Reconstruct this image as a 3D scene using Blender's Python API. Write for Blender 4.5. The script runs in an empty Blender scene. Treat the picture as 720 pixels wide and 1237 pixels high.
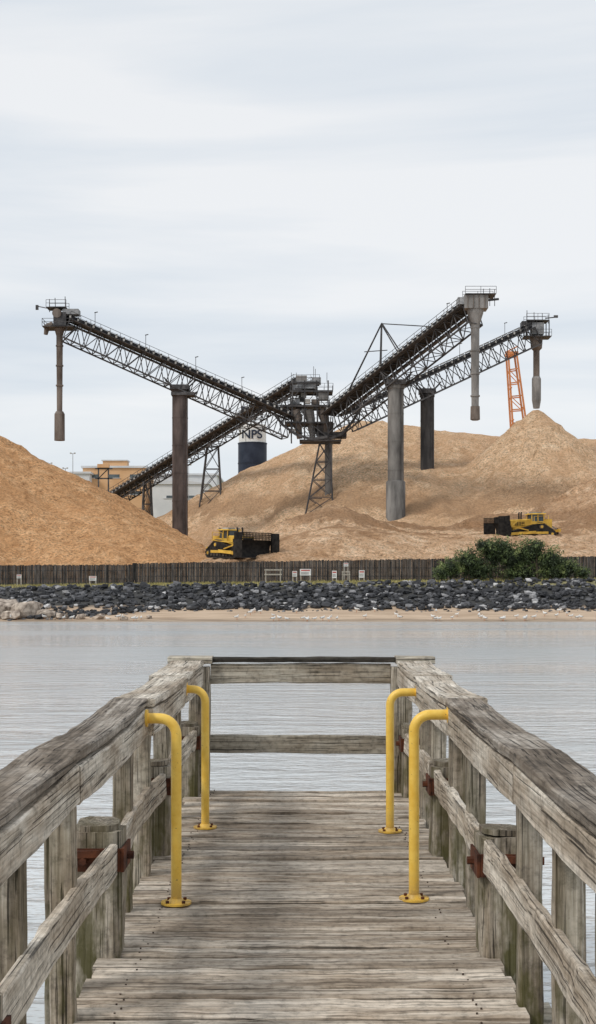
import bpy, bmesh, math, random
from mathutils import Vector, Matrix, noise
random.seed(7)
R = random.random
def U(a, b): return a + (b - a) * random.random()
Z = Vector((0, 0, 1))
EYE = 3.12      # eye height above the water, metres
DECK = 1.5      # deck level above the water

# measured bearing/level on the survey drawing -> metres in the world at a given range
def S(u, v, d):
    k = d / 1600.0
    return Vector(((u - 363) * k, d, EYE + (709 - v) * k))

# ------------------------------------------------------------------ materials
def new_mat(name):
    m = bpy.data.materials.new(name); m.use_nodes = True
    nt = m.node_tree; nt.nodes.clear()
    out = nt.nodes.new('ShaderNodeOutputMaterial'); b = nt.nodes.new('ShaderNodeBsdfPrincipled')
    nt.links.new(b.outputs[0], out.inputs[0])
    return m, nt, b
class G:
    def __init__(s, nt): s.nt = nt
    def n(s, t, **k):
        x = s.nt.nodes.new(t)
        for a, v in k.items(): setattr(x, a, v)
        return x
    def l(s, a, b): s.nt.links.new(a, b)
    def coord(s, scale=(1, 1, 1)):
        tc = s.n('ShaderNodeTexCoord'); mp = s.n('ShaderNodeMapping')
        mp.inputs['Scale'].default_value = scale
        s.l(tc.outputs['Object'], mp.inputs['Vector']); return mp.outputs[0]
    def tint(s):
        a = s.n('ShaderNodeAttribute'); a.attribute_name = 'tint'; return a.outputs['Fac']
    def noise(s, vec, scale=1, detail=4, rough=.55, w=None, dist=0):
        x = s.n('ShaderNodeTexNoise')
        if w is not None:
            x.noise_dimensions = '4D'; s.l(w, x.inputs['W'])
        x.inputs['Scale'].default_value = scale; x.inputs['Detail'].default_value = detail
        x.inputs['Roughness'].default_value = rough; x.inputs['Distortion'].default_value = dist
        s.l(vec, x.inputs['Vector']); return x.outputs['Fac']
    def ramp(s, f, stops):
        r = s.n('ShaderNodeValToRGB'); e = r.color_ramp.elements
        while len(e) < len(stops): e.new(.5)
        for i, (p, c) in enumerate(stops):
            e[i].position = p
            e[i].color = (c, c, c, 1) if isinstance(c, (int, float)) else (*c, 1)
        s.l(f, r.inputs[0]); return r.outputs[0]
    def mix(s, f, a, b, mode='MIX'):
        x = s.n('ShaderNodeMix', data_type='RGBA', blend_type=mode)
        for v, sock in ((f, x.inputs[0]), (a, x.inputs[6]), (b, x.inputs[7])):
            if isinstance(v, (int, float)):
                sock.default_value = v if sock == x.inputs[0] else (v, v, v, 1)
            elif isinstance(v, tuple): sock.default_value = (*v, 1)
            else: s.l(v, sock)
        return x.outputs[2]
    def math(s, op, a, b=0.0, clamp=False):
        x = s.n('ShaderNodeMath', operation=op); x.use_clamp = clamp
        for i, v in enumerate((a, b)):
            if isinstance(v, (int, float)): x.inputs[i].default_value = v
            else: s.l(v, x.inputs[i])
        return x.outputs[0]
    def bump(s, h, strength, dist, bsdf, prev=None):
        x = s.n('ShaderNodeBump'); x.inputs['Strength'].default_value = strength
        x.inputs['Distance'].default_value = dist; s.l(h, x.inputs['Height'])
        if prev: s.l(prev, x.inputs['Normal'])
        s.l(x.outputs[0], bsdf.inputs['Normal']); return x.outputs[0]

def noisy(name, c1, c2, scale=2, rough=.7, bump=0, bd=.02, tint=0.0, metal=0, spec=.3, lo=.35, hi=.65, detail=4, vscale=(1, 1, 1)):
    m, nt, b = new_mat(name); g = G(nt)
    f = g.noise(g.coord(vscale), scale, detail, .6)
    c = g.ramp(f, [(lo, c1), (hi, c2)])
    if tint:
        t = g.math('MULTIPLY_ADD', g.tint(), tint); t.node.inputs[2].default_value = 1 - tint / 2
        c = g.mix(1.0, c, t, 'MULTIPLY')
    g.l(c, b.inputs['Base Color']); b.inputs['Roughness'].default_value = rough
    b.inputs['Metallic'].default_value = metal; b.inputs['Specular IOR Level'].default_value = spec
    if bump: g.bump(f, bump, bd, b)
    return m

def wood(name, axis, dark, mid, light, moss=0.0, stain=.5, contrast=1.0):
    m, nt, b = new_mat(name); g = G(nt)
    def sc(l, c): return tuple(l if a == axis else c for a in 'xyz')
    t = g.tint(); w = g.math('MULTIPLY', t, 37.0)
    f1 = g.noise(g.coord(sc(1.3, 62)), 1, 5, .72, w, .25)
    f2 = g.noise(g.coord(sc(.8, 110)), 1, 2, .5, w)
    f3 = g.noise(g.coord(sc(1.2, 5)), 1, 4, .65, w)
    f4 = g.noise(g.coord((1, 1, 1)), 22, 4, .7)
    c = g.ramp(f1, [(.28, dark), (.46, mid), (.68, light)])
    cr = g.ramp(f2, [(.34, .12), (.41, 1.0)])
    c = g.mix(.85 * contrast, c, cr, 'MULTIPLY')
    st = g.ramp(f3, [(.36, 1.0 - stain), (.62, 1.12)])
    c = g.mix(1.0, c, st, 'MULTIPLY')
    wc = g.ramp(f3, [(.40, (1.0, .84, .68)), (.56, (1, 1, 1))])
    c = g.mix(.55, c, wc, 'MULTIPLY')
    sp = g.ramp(f4, [(.33, .5), (.5, 1.0), (.68, 1.18)])
    c = g.mix(.8, c, sp, 'MULTIPLY')
    tv = g.math('MULTIPLY_ADD', t, .62); tv.node.inputs[2].default_value = .68
    c = g.mix(1.0, c, tv, 'MULTIPLY')
    if moss:
        pos = g.n('ShaderNodeNewGeometry'); sep = g.n('ShaderNodeSeparateXYZ'); g.l(pos.outputs['Position'], sep.inputs[0])
        h = g.n('ShaderNodeMapRange'); g.l(sep.outputs[2], h.inputs[0])
        h.inputs[1].default_value = 2.4; h.inputs[2].default_value = 1.5
        h.inputs[3].default_value = 0; h.inputs[4].default_value = 1
        mf = g.noise(g.coord((1, 1, .35)), 9, 4, .65)
        mk = g.ramp(mf, [(.44, 0.0), (.58, 1.0)])
        k = g.math('MULTIPLY', g.math('MULTIPLY', h.outputs[0], mk), moss)
        c = g.mix(k, c, (.085, .078, .024))
    g.l(c, b.inputs['Base Color'])
    b.inputs['Roughness'].default_value = .85; b.inputs['Specular IOR Level'].default_value = .2
    n = g.bump(f1, .6, .005, b)
    g.bump(cr, .9, .006, b, n)
    return m

GD = (.115, .10, .082)
m_wx = wood('weathered_wood_deck', 'x', (.11, .09, .072), (.42, .362, .295), (.74, .665, .565), stain=.5)
m_wy = wood('weathered_wood_rail', 'y', GD, (.44, .395, .33), (.74, .68, .59), stain=.45)
m_wyd = wood('weathered_wood_cap', 'y', (.085, .072, .062), (.28, .245, .205), (.55, .50, .435), stain=.6)
m_wz = wood('weathered_wood_post', 'z', (.10, .084, .066), (.34, .30, .24), (.60, .54, .45), moss=.9, stain=.55)
m_wxe = wood('weathered_wood_end', 'x', (.11, .098, .076), (.35, .318, .258), (.58, .535, .455), stain=.45)
m_wxd = wood('dark_wood_cap', 'x', (.02, .018, .014), (.05, .045, .038), (.12, .11, .09), stain=.4)
m_rust = noisy('rusty_steel', (.030, .012, .008), (.14, .045, .020), 14, .85, .4, .01)
m_nail = noisy('nail_steel', (.05, .035, .025), (.10, .07, .055), 20, .7)

def yellow_paint():
    m, nt, b = new_mat('yellow_paint'); g = G(nt)
    f = g.noise(g.coord(), 11, 5, .65); f2 = g.noise(g.coord(), 60, 3, .6)
    c = g.ramp(f, [(.3, (.78, .46, .05)), (.6, (.90, .60, .11))])
    chip = g.ramp(f2, [(.27, 1.0), (.32, 0.0)])
    c = g.mix(chip, c, (.22, .13, .06))
    pos = g.n('ShaderNodeNewGeometry'); sep = g.n('ShaderNodeSeparateXYZ'); g.l(pos.outputs['Position'], sep.inputs[0])
    h = g.n('ShaderNodeMapRange'); g.l(sep.outputs[2], h.inputs[0])
    h.inputs[1].default_value = DECK + .16; h.inputs[2].default_value = DECK
    k = g.math('MULTIPLY', h.outputs[0], g.ramp(f, [(.4, 0.0), (.6, .75)]))
    c = g.mix(k, c, (.25, .14, .06))
    g.l(c, b.inputs['Base Color']); b.inputs['Roughness'].default_value = .42
    g.bump(f2, .12, .003, b)
    return m
m_yel = yellow_paint()

def steel(name, c1, c2, sc=1.2, tint=.5, rough=.7):
    return noisy(name, c1, c2, sc, rough, 0, 0, tint)
m_st = steel('dark_steel', (.035, .034, .036), (.11, .105, .105))
m_stl = steel('galvanised_steel', (.20, .205, .21), (.40, .40, .40))
m_belt = steel('conveyor_belt_housing', (.010, .010, .012), (.03, .028, .028))
m_pale = steel('pale_idler_guard', (.38, .36, .33), (.6, .57, .52))
m_colb = noisy('weathered_pillar_brown', (.045, .034, .030), (.14, .11, .10), .7, .85, .2, .05, vscale=(1, 1, .25), tint=.1)
m_colg = noisy('weathered_pillar_grey', (.09, .085, .08), (.25, .24, .225), .7, .85, .2, .05, vscale=(1, 1, .25), tint=.1)
m_cold = noisy('weathered_pillar_dark', (.03, .029, .03), (.095, .09, .088), .7, .85, .2, .05, vscale=(1, 1, .25), tint=.1)
m_chute = noisy('chute_steel', (.15, .14, .13), (.34, .32, .30), .8, .6, vscale=(1, 1, .3), tint=.2)
m_chuted = noisy('chute_rusty', (.10, .075, .06), (.23, .19, .16), .8, .7, vscale=(1, 1, .3), tint=.2)
m_orange = noisy('orange_paint', (.60, .22, .08), (.75, .32, .13), 1.5, .6, tint=.2)

# ------------------------------------------------------------------ mesh builder
class MB:
    def __init__(s): s.v = []; s.f = []; s.m = []; s.t = []
    def add(s, vs, fs, m=0, t=None):
        o = len(s.v); t = R() if t is None else t
        s.v += [tuple(v) for v in vs]; s.f += [tuple(i + o for i in f) for f in fs]
        s.m += [m] * len(fs); s.t += [t] * len(fs)
    def box(s, c, size, m=0, rz=0, t=None, taper=1.0):
        c = Vector(c); x, y, z = (q / 2 for q in size); rot = Matrix.Rotation(rz, 3, 'Z')
        vs = [c + rot @ Vector((a * x * (taper if e > 0 else 1), b * y * (taper if e > 0 else 1), e * z)) for e in (-1, 1) for a, b in ((-1, -1), (1, -1), (1, 1), (-1, 1))]
        s.add(vs, [(3, 2, 1, 0), (4, 5, 6, 7), (0, 1, 5, 4), (1, 2, 6, 5), (2, 3, 7, 6), (3, 0, 4, 7)], m, t)
    def beam(s, a, b, w, h, m=0, up=Z, segs=1, jit=0, bow=None, ch=0.0, t=None, twist=0):
        a = Vector(a); b = Vector(b); d = (b - a); L = d.length
        if L < 1e-6: return
        d.normalize()
        side = d.cross(Vector(up))
        if side.length < 1e-3: side = d.cross(Vector((0, 1, 0)))
        side.normalize(); u = side.cross(d)
        x, y = w / 2, h / 2
        if ch > 0: pr = [(-x + ch, -y), (x - ch, -y), (x, -y + ch), (x, y - ch), (x - ch, y), (-x + ch, y), (-x, y - ch), (-x, -y + ch)]
        else: pr = [(-x, -y), (x, -y), (x, y), (-x, y)]
        n = len(pr); vs = []; sd = Vector((U(0, 99), U(0, 99), U(0, 99)))
        for i in range(segs + 1):
            q = i / segs; c = a + d * L * q
            if bow is not None: c = c + Vector(bow) * math.sin(math.pi * q)
            tw = twist * (q - .5)
            for px, py in pr:
                p = c + side * (px * math.cos(tw) - py * math.sin(tw)) + u * (py * math.cos(tw) + px * math.sin(tw))
                if jit: p = p + noise.noise_vector(p * 6 + sd) * jit
                vs.append(p)
        fs = [tuple(range(n))[::-1], tuple(range(segs * n, segs * n + n))]
        for i in range(segs):
            for j in range(n):
                k = (j + 1) % n
                fs.append((i * n + j, i * n + k, (i + 1) * n + k, (i + 1) * n + j))
        s.add(vs, fs, m, t)
    def tube(s, pts, r, m=0, n=10, t=None, caps=True):
        pts = [Vector(p) for p in pts]; rs = r if isinstance(r, (list, tuple)) else [r] * len(pts)
        vs = []; N = len(pts)
        ref = None
        for i, p in enumerate(pts):
            d = (pts[min(i + 1, N - 1)] - pts[max(i - 1, 0)]).normalized()
            if ref is None:
                ref = d.cross(Vector((0, 1, 0)))
                if ref.length < .1: ref = d.cross(Vector((1, 0, 0)))
            x = (ref - d * ref.dot(d)).normalized(); ref = x; y = d.cross(x)
            for j in range(n):
                a = 2 * math.pi * j / n
                vs.append(p + (x * math.cos(a) + y * math.sin(a)) * rs[i])
        fs = []
        for i in range(N - 1):
            for j in range(n):
                k = (j + 1) % n; fs.append((i * n + j, i * n + k, (i + 1) * n + k, (i + 1) * n + j))
        if caps: fs += [tuple(range(n))[::-1], tuple(range((N - 1) * n, N * n))]
        s.add(vs, fs, m, t)
    def build(s, name, mats, parent=None, smooth=False, normals=True, angle=None):
        me = bpy.data.meshes.new(name); me.from_pydata(s.v, [], s.f); me.update()
        for mt in mats: me.materials.append(mt)
        me.polygons.foreach_set('material_index', s.m)
        if normals:
            bm = bmesh.new(); bm.from_mesh(me); bmesh.ops.recalc_face_normals(bm, faces=bm.faces); bm.to_mesh(me); bm.free()
        at = me.attributes.new('tint', 'FLOAT', 'FACE'); at.data.foreach_set('value', s.t)
        if smooth:
            me.polygons.foreach_set('use_smooth', [True] * len(me.polygons))
            if angle: me.set_sharp_from_angle(angle=math.radians(angle))
        ob = bpy.data.objects.new(name, me); bpy.context.scene.collection.objects.link(ob)
        if parent: ob.parent = parent
        return ob
def empty(name, loc=(0, 0, 0)):
    e = bpy.data.objects.new(name, None); e.location = loc; e.empty_display_size = .5
    bpy.context.scene.collection.objects.link(e); return e

# ------------------------------------------------------------------ jetty
jetty = empty('wooden_jetty')
mb = MB(); nails = MB()
y = -4.0
while y < 10.52:
    w = U(.125, .165); w = min(w, 10.55 - y)
    if w < .05: break
    l = -.885 + U(-.016, .016); r = .862 + U(-.016, .016)
    dz = U(-.008, .005); sk = U(-.009, .009)
    mb.beam((l, y + w / 2 - sk, DECK - .025 + dz), (r, y + w / 2 + sk, DECK - .025 + dz + U(-.005, .005)), w - U(.009, .024), .05, 0,
            segs=26, jit=.0065, bow=(0, U(-.008, .008), U(-.008, .004)), ch=.006, t=min(1, max(0, random.gauss(.52, .32))))
    if y > 3:
        for xx in (-.70, .68):
            for q in (.28, .72):
                if R() < .25: continue
                p = Vector((xx + U(-.02, .02), y + w * q, DECK + dz - .008))
                nails.tube([p, p + Vector((0, 0, .011))], .0042, 0, 6)
    y += w
mb.build('deck_boards', [m_wx], jetty)
nails.build('nails', [m_nail], jetty)
mb = MB()
for xx in (-.7, -.23, .24, .69):
    mb.beam((xx, -4, DECK - .18), (xx, 10.45, DECK - .18), .12, .24, 0, segs=8, jit=.006, ch=.01)
PILES = [-3.3, -1.0, 1.2, 3.42, 5.9, 8.05, 10.3]
for py in PILES:
    mb.beam((-1.15, py + .17, DECK - .42), (1.15, py + .17, DECK - .42), .16, .22, 1, segs=6, jit=.006, ch=.012)
mb.build('bearers', [m_wy, m_wxe], jetty)
mb = MB(); rb = MB()
for s in (-1, 1):
    for i, py in enumerate(PILES):
        lean = U(-.01, .01)
        ztop = DECK + .53 + U(-.02, .02)
        cx = s * .897
        mb.beam((cx + lean, py, -2.6), (cx, py, ztop), .215, .215, 0, up=(0, 1, 0), segs=18, jit=.013, ch=.03, t=U(.3, .65))
        mb.beam((cx, py, ztop + .001), (cx, py, ztop + .028), .185, .185, 0, up=(0, 1, 0), segs=2, jit=.014, ch=.04, t=U(.0, .2))
        rb.beam((cx - s * .113, py - .116, ztop - .12), (cx + s * .15, py - .116, ztop - .12), .012, .10, 0)
        rb.beam((cx - s * .1205, py - .125, ztop - .12), (cx - s * .1205, py + .11, ztop - .12), .012, .103, 0)
        rb.beam((cx - s * .02, py - .122, ztop - .09), (cx + s * .16, py - .16, ztop - .09), .035, .03, 0)
        for q in (-.05, .06):
            rb.tube([(cx + q, py - .12, ztop - .12), (cx + q, py - .155, ztop - .12)], .018, 0, 6)
        rb.tube([(cx - s * .12, py, ztop - .12), (cx - s * .155, py, ztop - .12)], .018, 0, 6)
mb.build('piles', [m_wz], jetty)
rb.build('pile_brackets', [m_rust], jetty)

rail = empty('timber_railing')
TOP = DECK + 1.04
for s, nm in ((-1, 'port'), (1, 'starboard')):
    mb = MB()
    cuts = [-4.0, -1.6, .4, 2.5, 4.75, 6.85, 8.75, 10.42]
    offs = {6.85: .012, 4.75: -.010, 8.75: 0.0}
    for a, b in zip(cuts, cuts[1:]):
        far = b > 8.8; near = a < 6.8
        wi = .26 if far else (.185 if near else .215)
        xc = .875 if far else ((.893 if s < 0 else .85) if near else .862)
        fx = .812 if near and s < 0 else .782
        dz = offs.get(a, 0) * .6
        bow = (s * U(.0, .025), 0, U(-.03, -.012)) if a > 0 else (0, 0, 0)
        mb.beam((s * xc, a + .004, TOP - .022 + dz), (s * (xc + (.015 if far else -.01)), b - .004, TOP - .022 - dz), wi, .042, 1 if near else 0,
                segs=18, jit=.007, bow=bow, ch=.006, t=U(.3, .6) if near else U(.6, .85))
        mb.beam((s * fx, a + .004, TOP - .126 + dz), (s * fx, b - .004, TOP - .126 - dz), .042, .142, 0, segs=18, jit=.006,
                bow=(bow[0] * .8, 0, bow[2] * 1.1), ch=.006, t=U(.6, .9))
        mb.beam((s * .955, a + .004, TOP - .118), (s * .955, b - .004, TOP - .118), .035, .13, 0, segs=8, jit=.006, ch=.006)
    for a, b in zip(PILES, PILES[1:]):
        bow = (s * U(.015, .035), 0, U(-.05, -.02) if s > 0 else U(-.02, .0))
        mb.beam((s * .82, a + .12, DECK + .44), (s * .82, b - .12, DECK + .44 + U(-.02, .02)), .042, .145, 0, segs=16, jit=.009, bow=bow, ch=.007,
                t=U(.55, .9), twist=U(-.1, .1))
    mb.build('rails_' + nm, [m_wy, m_wyd], rail)
    mb = MB()
    ys = [-3.7, -2.8, -1.5, -.6, .5, 1.6, 2.5, 3.1, 4.05, 4.98, 6.62, 7.45, 8.45, 9.3] if s < 0 else \
         [-3.7, -2.8, -1.5, -.6, .5, 1.6, 2.4, 3.0, 3.75, 4.42, 5.15, 6.7, 7.5, 8.5, 9.35]
    for py in ys:
        w = U(.085, .1)
        mb.beam((s * .89, py, DECK - .55), (s * .888, py + U(-.02, .02), TOP - .052), .09, w, 0, up=(0, 1, 0), segs=14, jit=.008, ch=.006,
                t=U(.4, .95) if s < 0 else U(.25, .8))
    for py in ([5.3, 7.8, 9.75] if s < 0 else [4.75, 7.85, 9.8]):
        mb.beam((s * .972, py, DECK - .55), (s * .977, py, TOP - .19), .075, .12, 0, up=(0, 1, 0), segs=10, jit=.008, ch=.006, t=U(.3, .7))
    mb.beam((s * .80, 10.52, DECK - .6), (s * .80, 10.52, TOP - .055), .16, .15, 0, up=(0, 1, 0), segs=14, jit=.01, ch=.012, t=.6)
    mb.build('posts_' + nm, [m_wz], rail)
mb = MB()
mb.beam((-1.045, 10.52, TOP + .002), (-.70, 10.52, TOP + .002), .19, .055, 0, segs=6, jit=.006, ch=.008, t=.9)
mb.beam((.755, 10.52, TOP + .002), (1.06, 10.52, TOP + .002), .19, .055, 0, segs=6, jit=.006, ch=.008, t=.8)
mb.beam((-.714, 10.53, TOP - .11), (.716, 10.53, TOP - .11), .06, .155, 0, segs=12, jit=.008, ch=.008, t=.65, bow=(0, 0, .006))
mb.beam((-.695, 10.53, TOP + .002), (.75, 10.53, TOP + .002), .10, .04, 1, segs=12, jit=.008, ch=.008, t=.4)
mb.beam((-.86, 10.62, DECK + .365), (.84, 10.62, DECK + .355), .05, .142, 0, segs=12, jit=.008, ch=.008, t=.3)
mb.build('end_rails', [m_wxe, m_wxd], rail)

def grab_rail(x, y, ztop, xe):
    s = 1 if x > 0 else -1
    mb = MB(); r = .027; rad = .085; zt = DECK + ztop - r
    pts = [(x, y, DECK + .004), (x, y, DECK + .3), (x, y, zt - rad)]
    for i in range(1, 8):
        a = math.pi / 2 * i / 7
        pts.append((x + s * rad * (1 - math.cos(a)), y, zt - rad + rad * math.sin(a)))
    pts.append((xe, y + .01, zt + .0))
    mb.tube(pts, r, 0, 18)
    mb.tube([(x, y, DECK + .002), (x, y, DECK + .012)], .078, 0, 20)
    mb.tube([(x, y, DECK + .012), (x, y, DECK + .03)], [.045, .03], 0, 18)
    mb.tube([(xe - s * .004, y + .01, zt), (xe + s * .008, y + .01, zt)], .045, 0, 16)
    for k in range(4):
        a = math.pi / 4 + k * math.pi / 2
        p = Vector((x + .058 * math.cos(a), y + .058 * math.sin(a), DECK + .012)); mb.tube([p, p + Vector((0, 0, .012))], .009, 1, 6)
    return mb.build('yellow_grab_rail', [m_yel, m_rust], None, smooth=True, angle=40)
grab_rail(-.635, 6.77, .975, -.785)
grab_rail(-.64, 8.9, .96, -.765)
grab_rail(.588, 6.86, .985, .765)
grab_rail(.592, 8.76, .95, .765)

# ------------------------------------------------------------------ ground, sea, beach
def lerp(a, b, t): return a + (b - a) * t
def sst(a, b, x):
    t = max(0, min(1, (x - a) / (b - a))); return t * t * (3 - 2 * t)
def gz(x, y):
    foot = lerp(120.5, 127.6, sst(-24, -11, x))
    zf = (foot - 119) * .095
    top = 3.35 + .012 * max(-40, min(40, x))
    if y < 119: z = max(-2.5, (y - 119) * .16)
    elif y < foot: z = (y - 119) * .095
    elif y < 138: z = lerp(zf, top, (y - foot) / (138 - foot))
    elif y < 150: z = top + .6 * (y - 138) / 12
    else: z = lerp(top + .6, 4.0, min(1, (y - 150) / 40))
    if 100 < y < 150 and abs(x) < 150: z += .07 * noise.noise(Vector((x * .12, y * .3, 3))) + .03 * noise.noise(Vector((x * .6, y * .8, 9)))
    return z
xs = [-4000, -1500, -500, -250, -150, -110] + [x for x in range(-90, 91, 1)] + [110, 150, 250, 500, 1500, 4000]
ysg = [-4000, -1000, -200, 0, 60, 100, 110] + [114 + .7 * i for i in range(52)] + [155, 165, 180, 200, 240, 300, 400, 700, 1500, 5000]
mb = MB(); W = len(xs)
vs = [(x, y, gz(x, y)) for y in ysg for x in xs]
mb.add(vs, [(j * W + i, j * W + i + 1, (j + 1) * W + i + 1, (j + 1) * W + i) for j in range(len(ysg) - 1) for i in range(W - 1)], 0, .5)
def ground_mat():
    m, nt, b = new_mat('ground_sand_and_soil'); g = G(nt)
    pos = g.n('ShaderNodeNewGeometry'); sep = g.n('ShaderNodeSeparateXYZ'); g.l(pos.outputs['Position'], sep.inputs[0])
    f = g.noise(g.coord((.25, 1, 1)), .8, 5, .65)
    z = g.math('ADD', sep.outputs[2], g.math('MULTIPLY', g.math('SUBTRACT', f, .5), .35))
    sand = g.ramp(f, [(.35, (.40, .285, .19)), (.65, (.60, .46, .33))])
    wet = g.ramp(f, [(.35, (.25, .18, .12)), (.65, (.38, .285, .20))])
    soil = g.ramp(g.noise(g.coord(), 2.5, 4, .6), [(.35, (.12, .11, .05)), (.65, (.30, .27, .13))])
    def mr(a, b_):
        k = g.n('ShaderNodeMapRange'); g.l(z, k.inputs[0]); k.inputs[1].default_value = a; k.inputs[2].default_value = b_; return k.outputs[0]
    c = g.mix(mr(.08, .28), wet, sand)
    c = g.mix(mr(1.1, 1.4), c, (.035, .034, .032))
    c = g.mix(mr(3.05, 3.3), c, soil)
    g.l(c, b.inputs['Base Color']); b.inputs['Roughness'].default_value = .85
    g.bump(f, .4, .05, b)
    return m
mb.build('ground', [ground_mat()], None, smooth=True, normals=False)

def sea_mat():
    m, nt, b = new_mat('sea_water'); g = G(nt)
    f1 = g.noise(g.coord((.45, 1.3, 1)), 1.2, 4, .62, dist=.4)
    f2 = g.noise(g.coord((.6, 1.2, 1)), 5.5, 3, .6)
    big = g.noise(g.coord((.012, .09, 1)), 1, 5, .65, dist=.6)
    c = g.ramp(big, [(.38, (.46, .50, .515)), (.62, (.66, .685, .69))])
    g.l(c, b.inputs['Base Color'])
    rr = g.ramp(big, [(.4, .18), (.62, .05)]); g.l(rr, b.inputs['Roughness'])
    b.inputs['IOR'].default_value = 1.33; b.inputs['Specular IOR Level'].default_value = .85
    amp = g.ramp(big, [(.38, 1.0), (.62, .5)])
    n = g.bump(g.math('MULTIPLY', f1, amp), .85, .17, b)
    g.bump(g.math('MULTIPLY', f2, amp), .6, .05, b, n)
    return m
mb = MB(); mb.add([(-4000, -4000, 0), (4000, -4000, 0), (4000, 126, 0), (-4000, 126, 0)], [(0, 1, 2, 3)])
mb.build('sea', [sea_mat()], None, normals=False)

# ------------------------------------------------------------------ rocks
def ico():
    bm = bmesh.new(); bmesh.ops.create_icosphere(bm, subdivisions=1, radius=1)
    v = [q.co.copy() for q in bm.verts]; f = [tuple(w.index for w in q.verts) for q in bm.faces]; bm.free(); return v, f
bm = bmesh.new(); bmesh.ops.create_icosphere(bm, subdivisions=2, radius=1)
IV2 = [q.co.copy() for q in bm.verts]; IF2 = [tuple(w.index for w in q.verts) for q in bm.faces]; bm.free()
IV, IF = ico()
def rock(mb, c, s, m=0, t=None, hi=False):
    rot = Matrix.Rotation(U(0, 6.28), 3, 'Z') @ Matrix.Rotation(U(-.6, .6), 3, 'X')
    sx, sy, sz = s * U(.8, 1.35), s * U(.8, 1.2), s * U(.55, .9)
    vv, ff = (IV2, IF2) if hi else (IV, IF)
    out = []; sd = Vector((U(0, 99), U(0, 99), 0))
    for v in vv:
        k = 1 + .35 * noise.noise(v * 1.4 + sd) if hi else U(.74, 1.15)
        p = Vector((max(-.75, min(.75, v.x)) * sx, max(-.78, min(.78, v.y)) * sy, max(-.7, min(.65, v.z)) * sz)) * k
        out.append(Vector(c) + rot @ p)
    mb.add(out, ff, m, t)
mb = MB()
for i in range(8000):
    x = U(-75, 75); foot = lerp(120.8, 128.0, sst(-24, -11, x)) + 1.0 * noise.noise(Vector((x * .25, 0, 0)))
    y = U(foot, 138.6) if R() < .85 else U(foot, foot + 2)
    s = U(.15, .34) if R() < .85 else U(.33, .52)
    t = random.betavariate(.7, 2.1)
    rock(mb, (x, y, gz(x, y) + s * .35), s, 0, t)
for i in range(420):
    x = U(-75, 75); foot = lerp(120.8, 128.0, sst(-24, -11, x))
    y = foot - abs(random.gauss(0, .7)); s = U(.08, .22)
    rock(mb, (x, y, gz(x, y) + s * .2), s, 0, R() * .7)
def rock_mat():
    m, nt, b = new_mat('seawall_stone'); g = G(nt)
    t = g.tint(); f = g.noise(g.coord(), 3.5, 5, .65)
    c = g.ramp(t, [(.0, (.020, .021, .024)), (.3, (.055, .056, .062)), (.6, (.17, .17, .178)), (1, (.66, .65, .64))])
    c = g.mix(.8, c, g.ramp(f, [(.3, .45), (.65, 1.35)]), 'MULTIPLY')
    g.l(c, b.inputs['Base Color']); b.inputs['Roughness'].default_value = .8; g.bump(f, .5, .08, b); return m
mb.build('rock_seawall', [rock_mat()])
mb = MB()
for (u, v, d, s) in [(8, 722, 123, 1.5), (30, 728, 122, 1.3), (55, 738, 121.5, .8), (-25, 722, 123, 1.6), (15, 738, 120.8, 1.0), (75, 741, 121, .6), (42, 716, 125, .9), (98, 743, 120.9, .45), (150, 746, 120.4, .4), (120, 742, 121, .5), (180, 745, 121.5, .35)]:
    p = S(u, v, d); p.z = max(gz(p.x, p.y) + .15 * s, 0.0) + .2 * s
    rock(mb, p, s, 0, U(.3, .9), True)
m_tanrock = noisy('tan_sandstone', (.16, .125, .10), (.62, .53, .44), 1.6, .85, .8, .2, tint=.5)
mb.build('shore_boulders', [m_tanrock])

mb = MB()
for i in range(20000):
    x = U(-60, 60); y = U(138.3, 144.9)
    if noise.noise(Vector((x * .2, y * .5, 5))) < -.25 and R() < .6: continue
    z = gz(x, y) - .02; h = U(.10, .30); w = U(.02, .05); a = U(0, 3.14); lx, ly = U(-.1, .1), U(-.1, .1)
    dx, dy = math.cos(a) * w, math.sin(a) * w
    mb.add([(x - dx, y - dy, z), (x + dx, y + dy, z), (x + lx, y + ly, z + h)], [(0, 1, 2)])
m_grass = noisy('dry_grass', (.24, .21, .06), (.52, .45, .20), .4, .9, tint=.8)
mb.build('grass', [m_grass], normals=False)

# ------------------------------------------------------------------ timber fence
mb = MB(); x = -62.0
while x < 62:
    w = U(.13, .16); d = 145.2 + (.35 if x < -18.3 else 0)
    base = gz(x, d); top = 5.38 + .004 * (x + 62) if x < -18.3 else 5.70 + .0150 * (x + 18.3)
    top += U(-.05, .06) + .06 * noise.noise(Vector((x * .3, 0, 0)))
    mb.box((x, d + U(-.008, .008), (base - .1 + top) / 2), (w - .012, .024, top - base + .1), 0)
    x += w
x = -62
while x < 62:
    d = 145.3 + (.35 if x < -18.3 else 0)
    mb.box((x, d + .08, gz(x, d) + 1.0), (.12, .1, 2.1), 0); x += 2.4
for d in (145.2, 145.55): mb.box((-18.3, d, 4.8), (.22, .2, 1.9), 0, t=0)
mb.box((-40.15, 145.6, 4.9), (43.7, .045, .1), 0); mb.box((21.85, 145.27, 5.2), (80.3, .045, .1), 0)
mb.box((-40.15, 145.6, 4.0), (43.7, .045, .1), 0); mb.box((21.85, 145.27, 4.3), (80.3, .045, .1), 0)
m_fence = noisy('weathered_fence', (.022, .021, .021), (.088, .082, .077), 1.5, .9, vscale=(3, 3, .6), tint=1.0)
mb.build('timber_fence', [m_fence])

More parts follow.
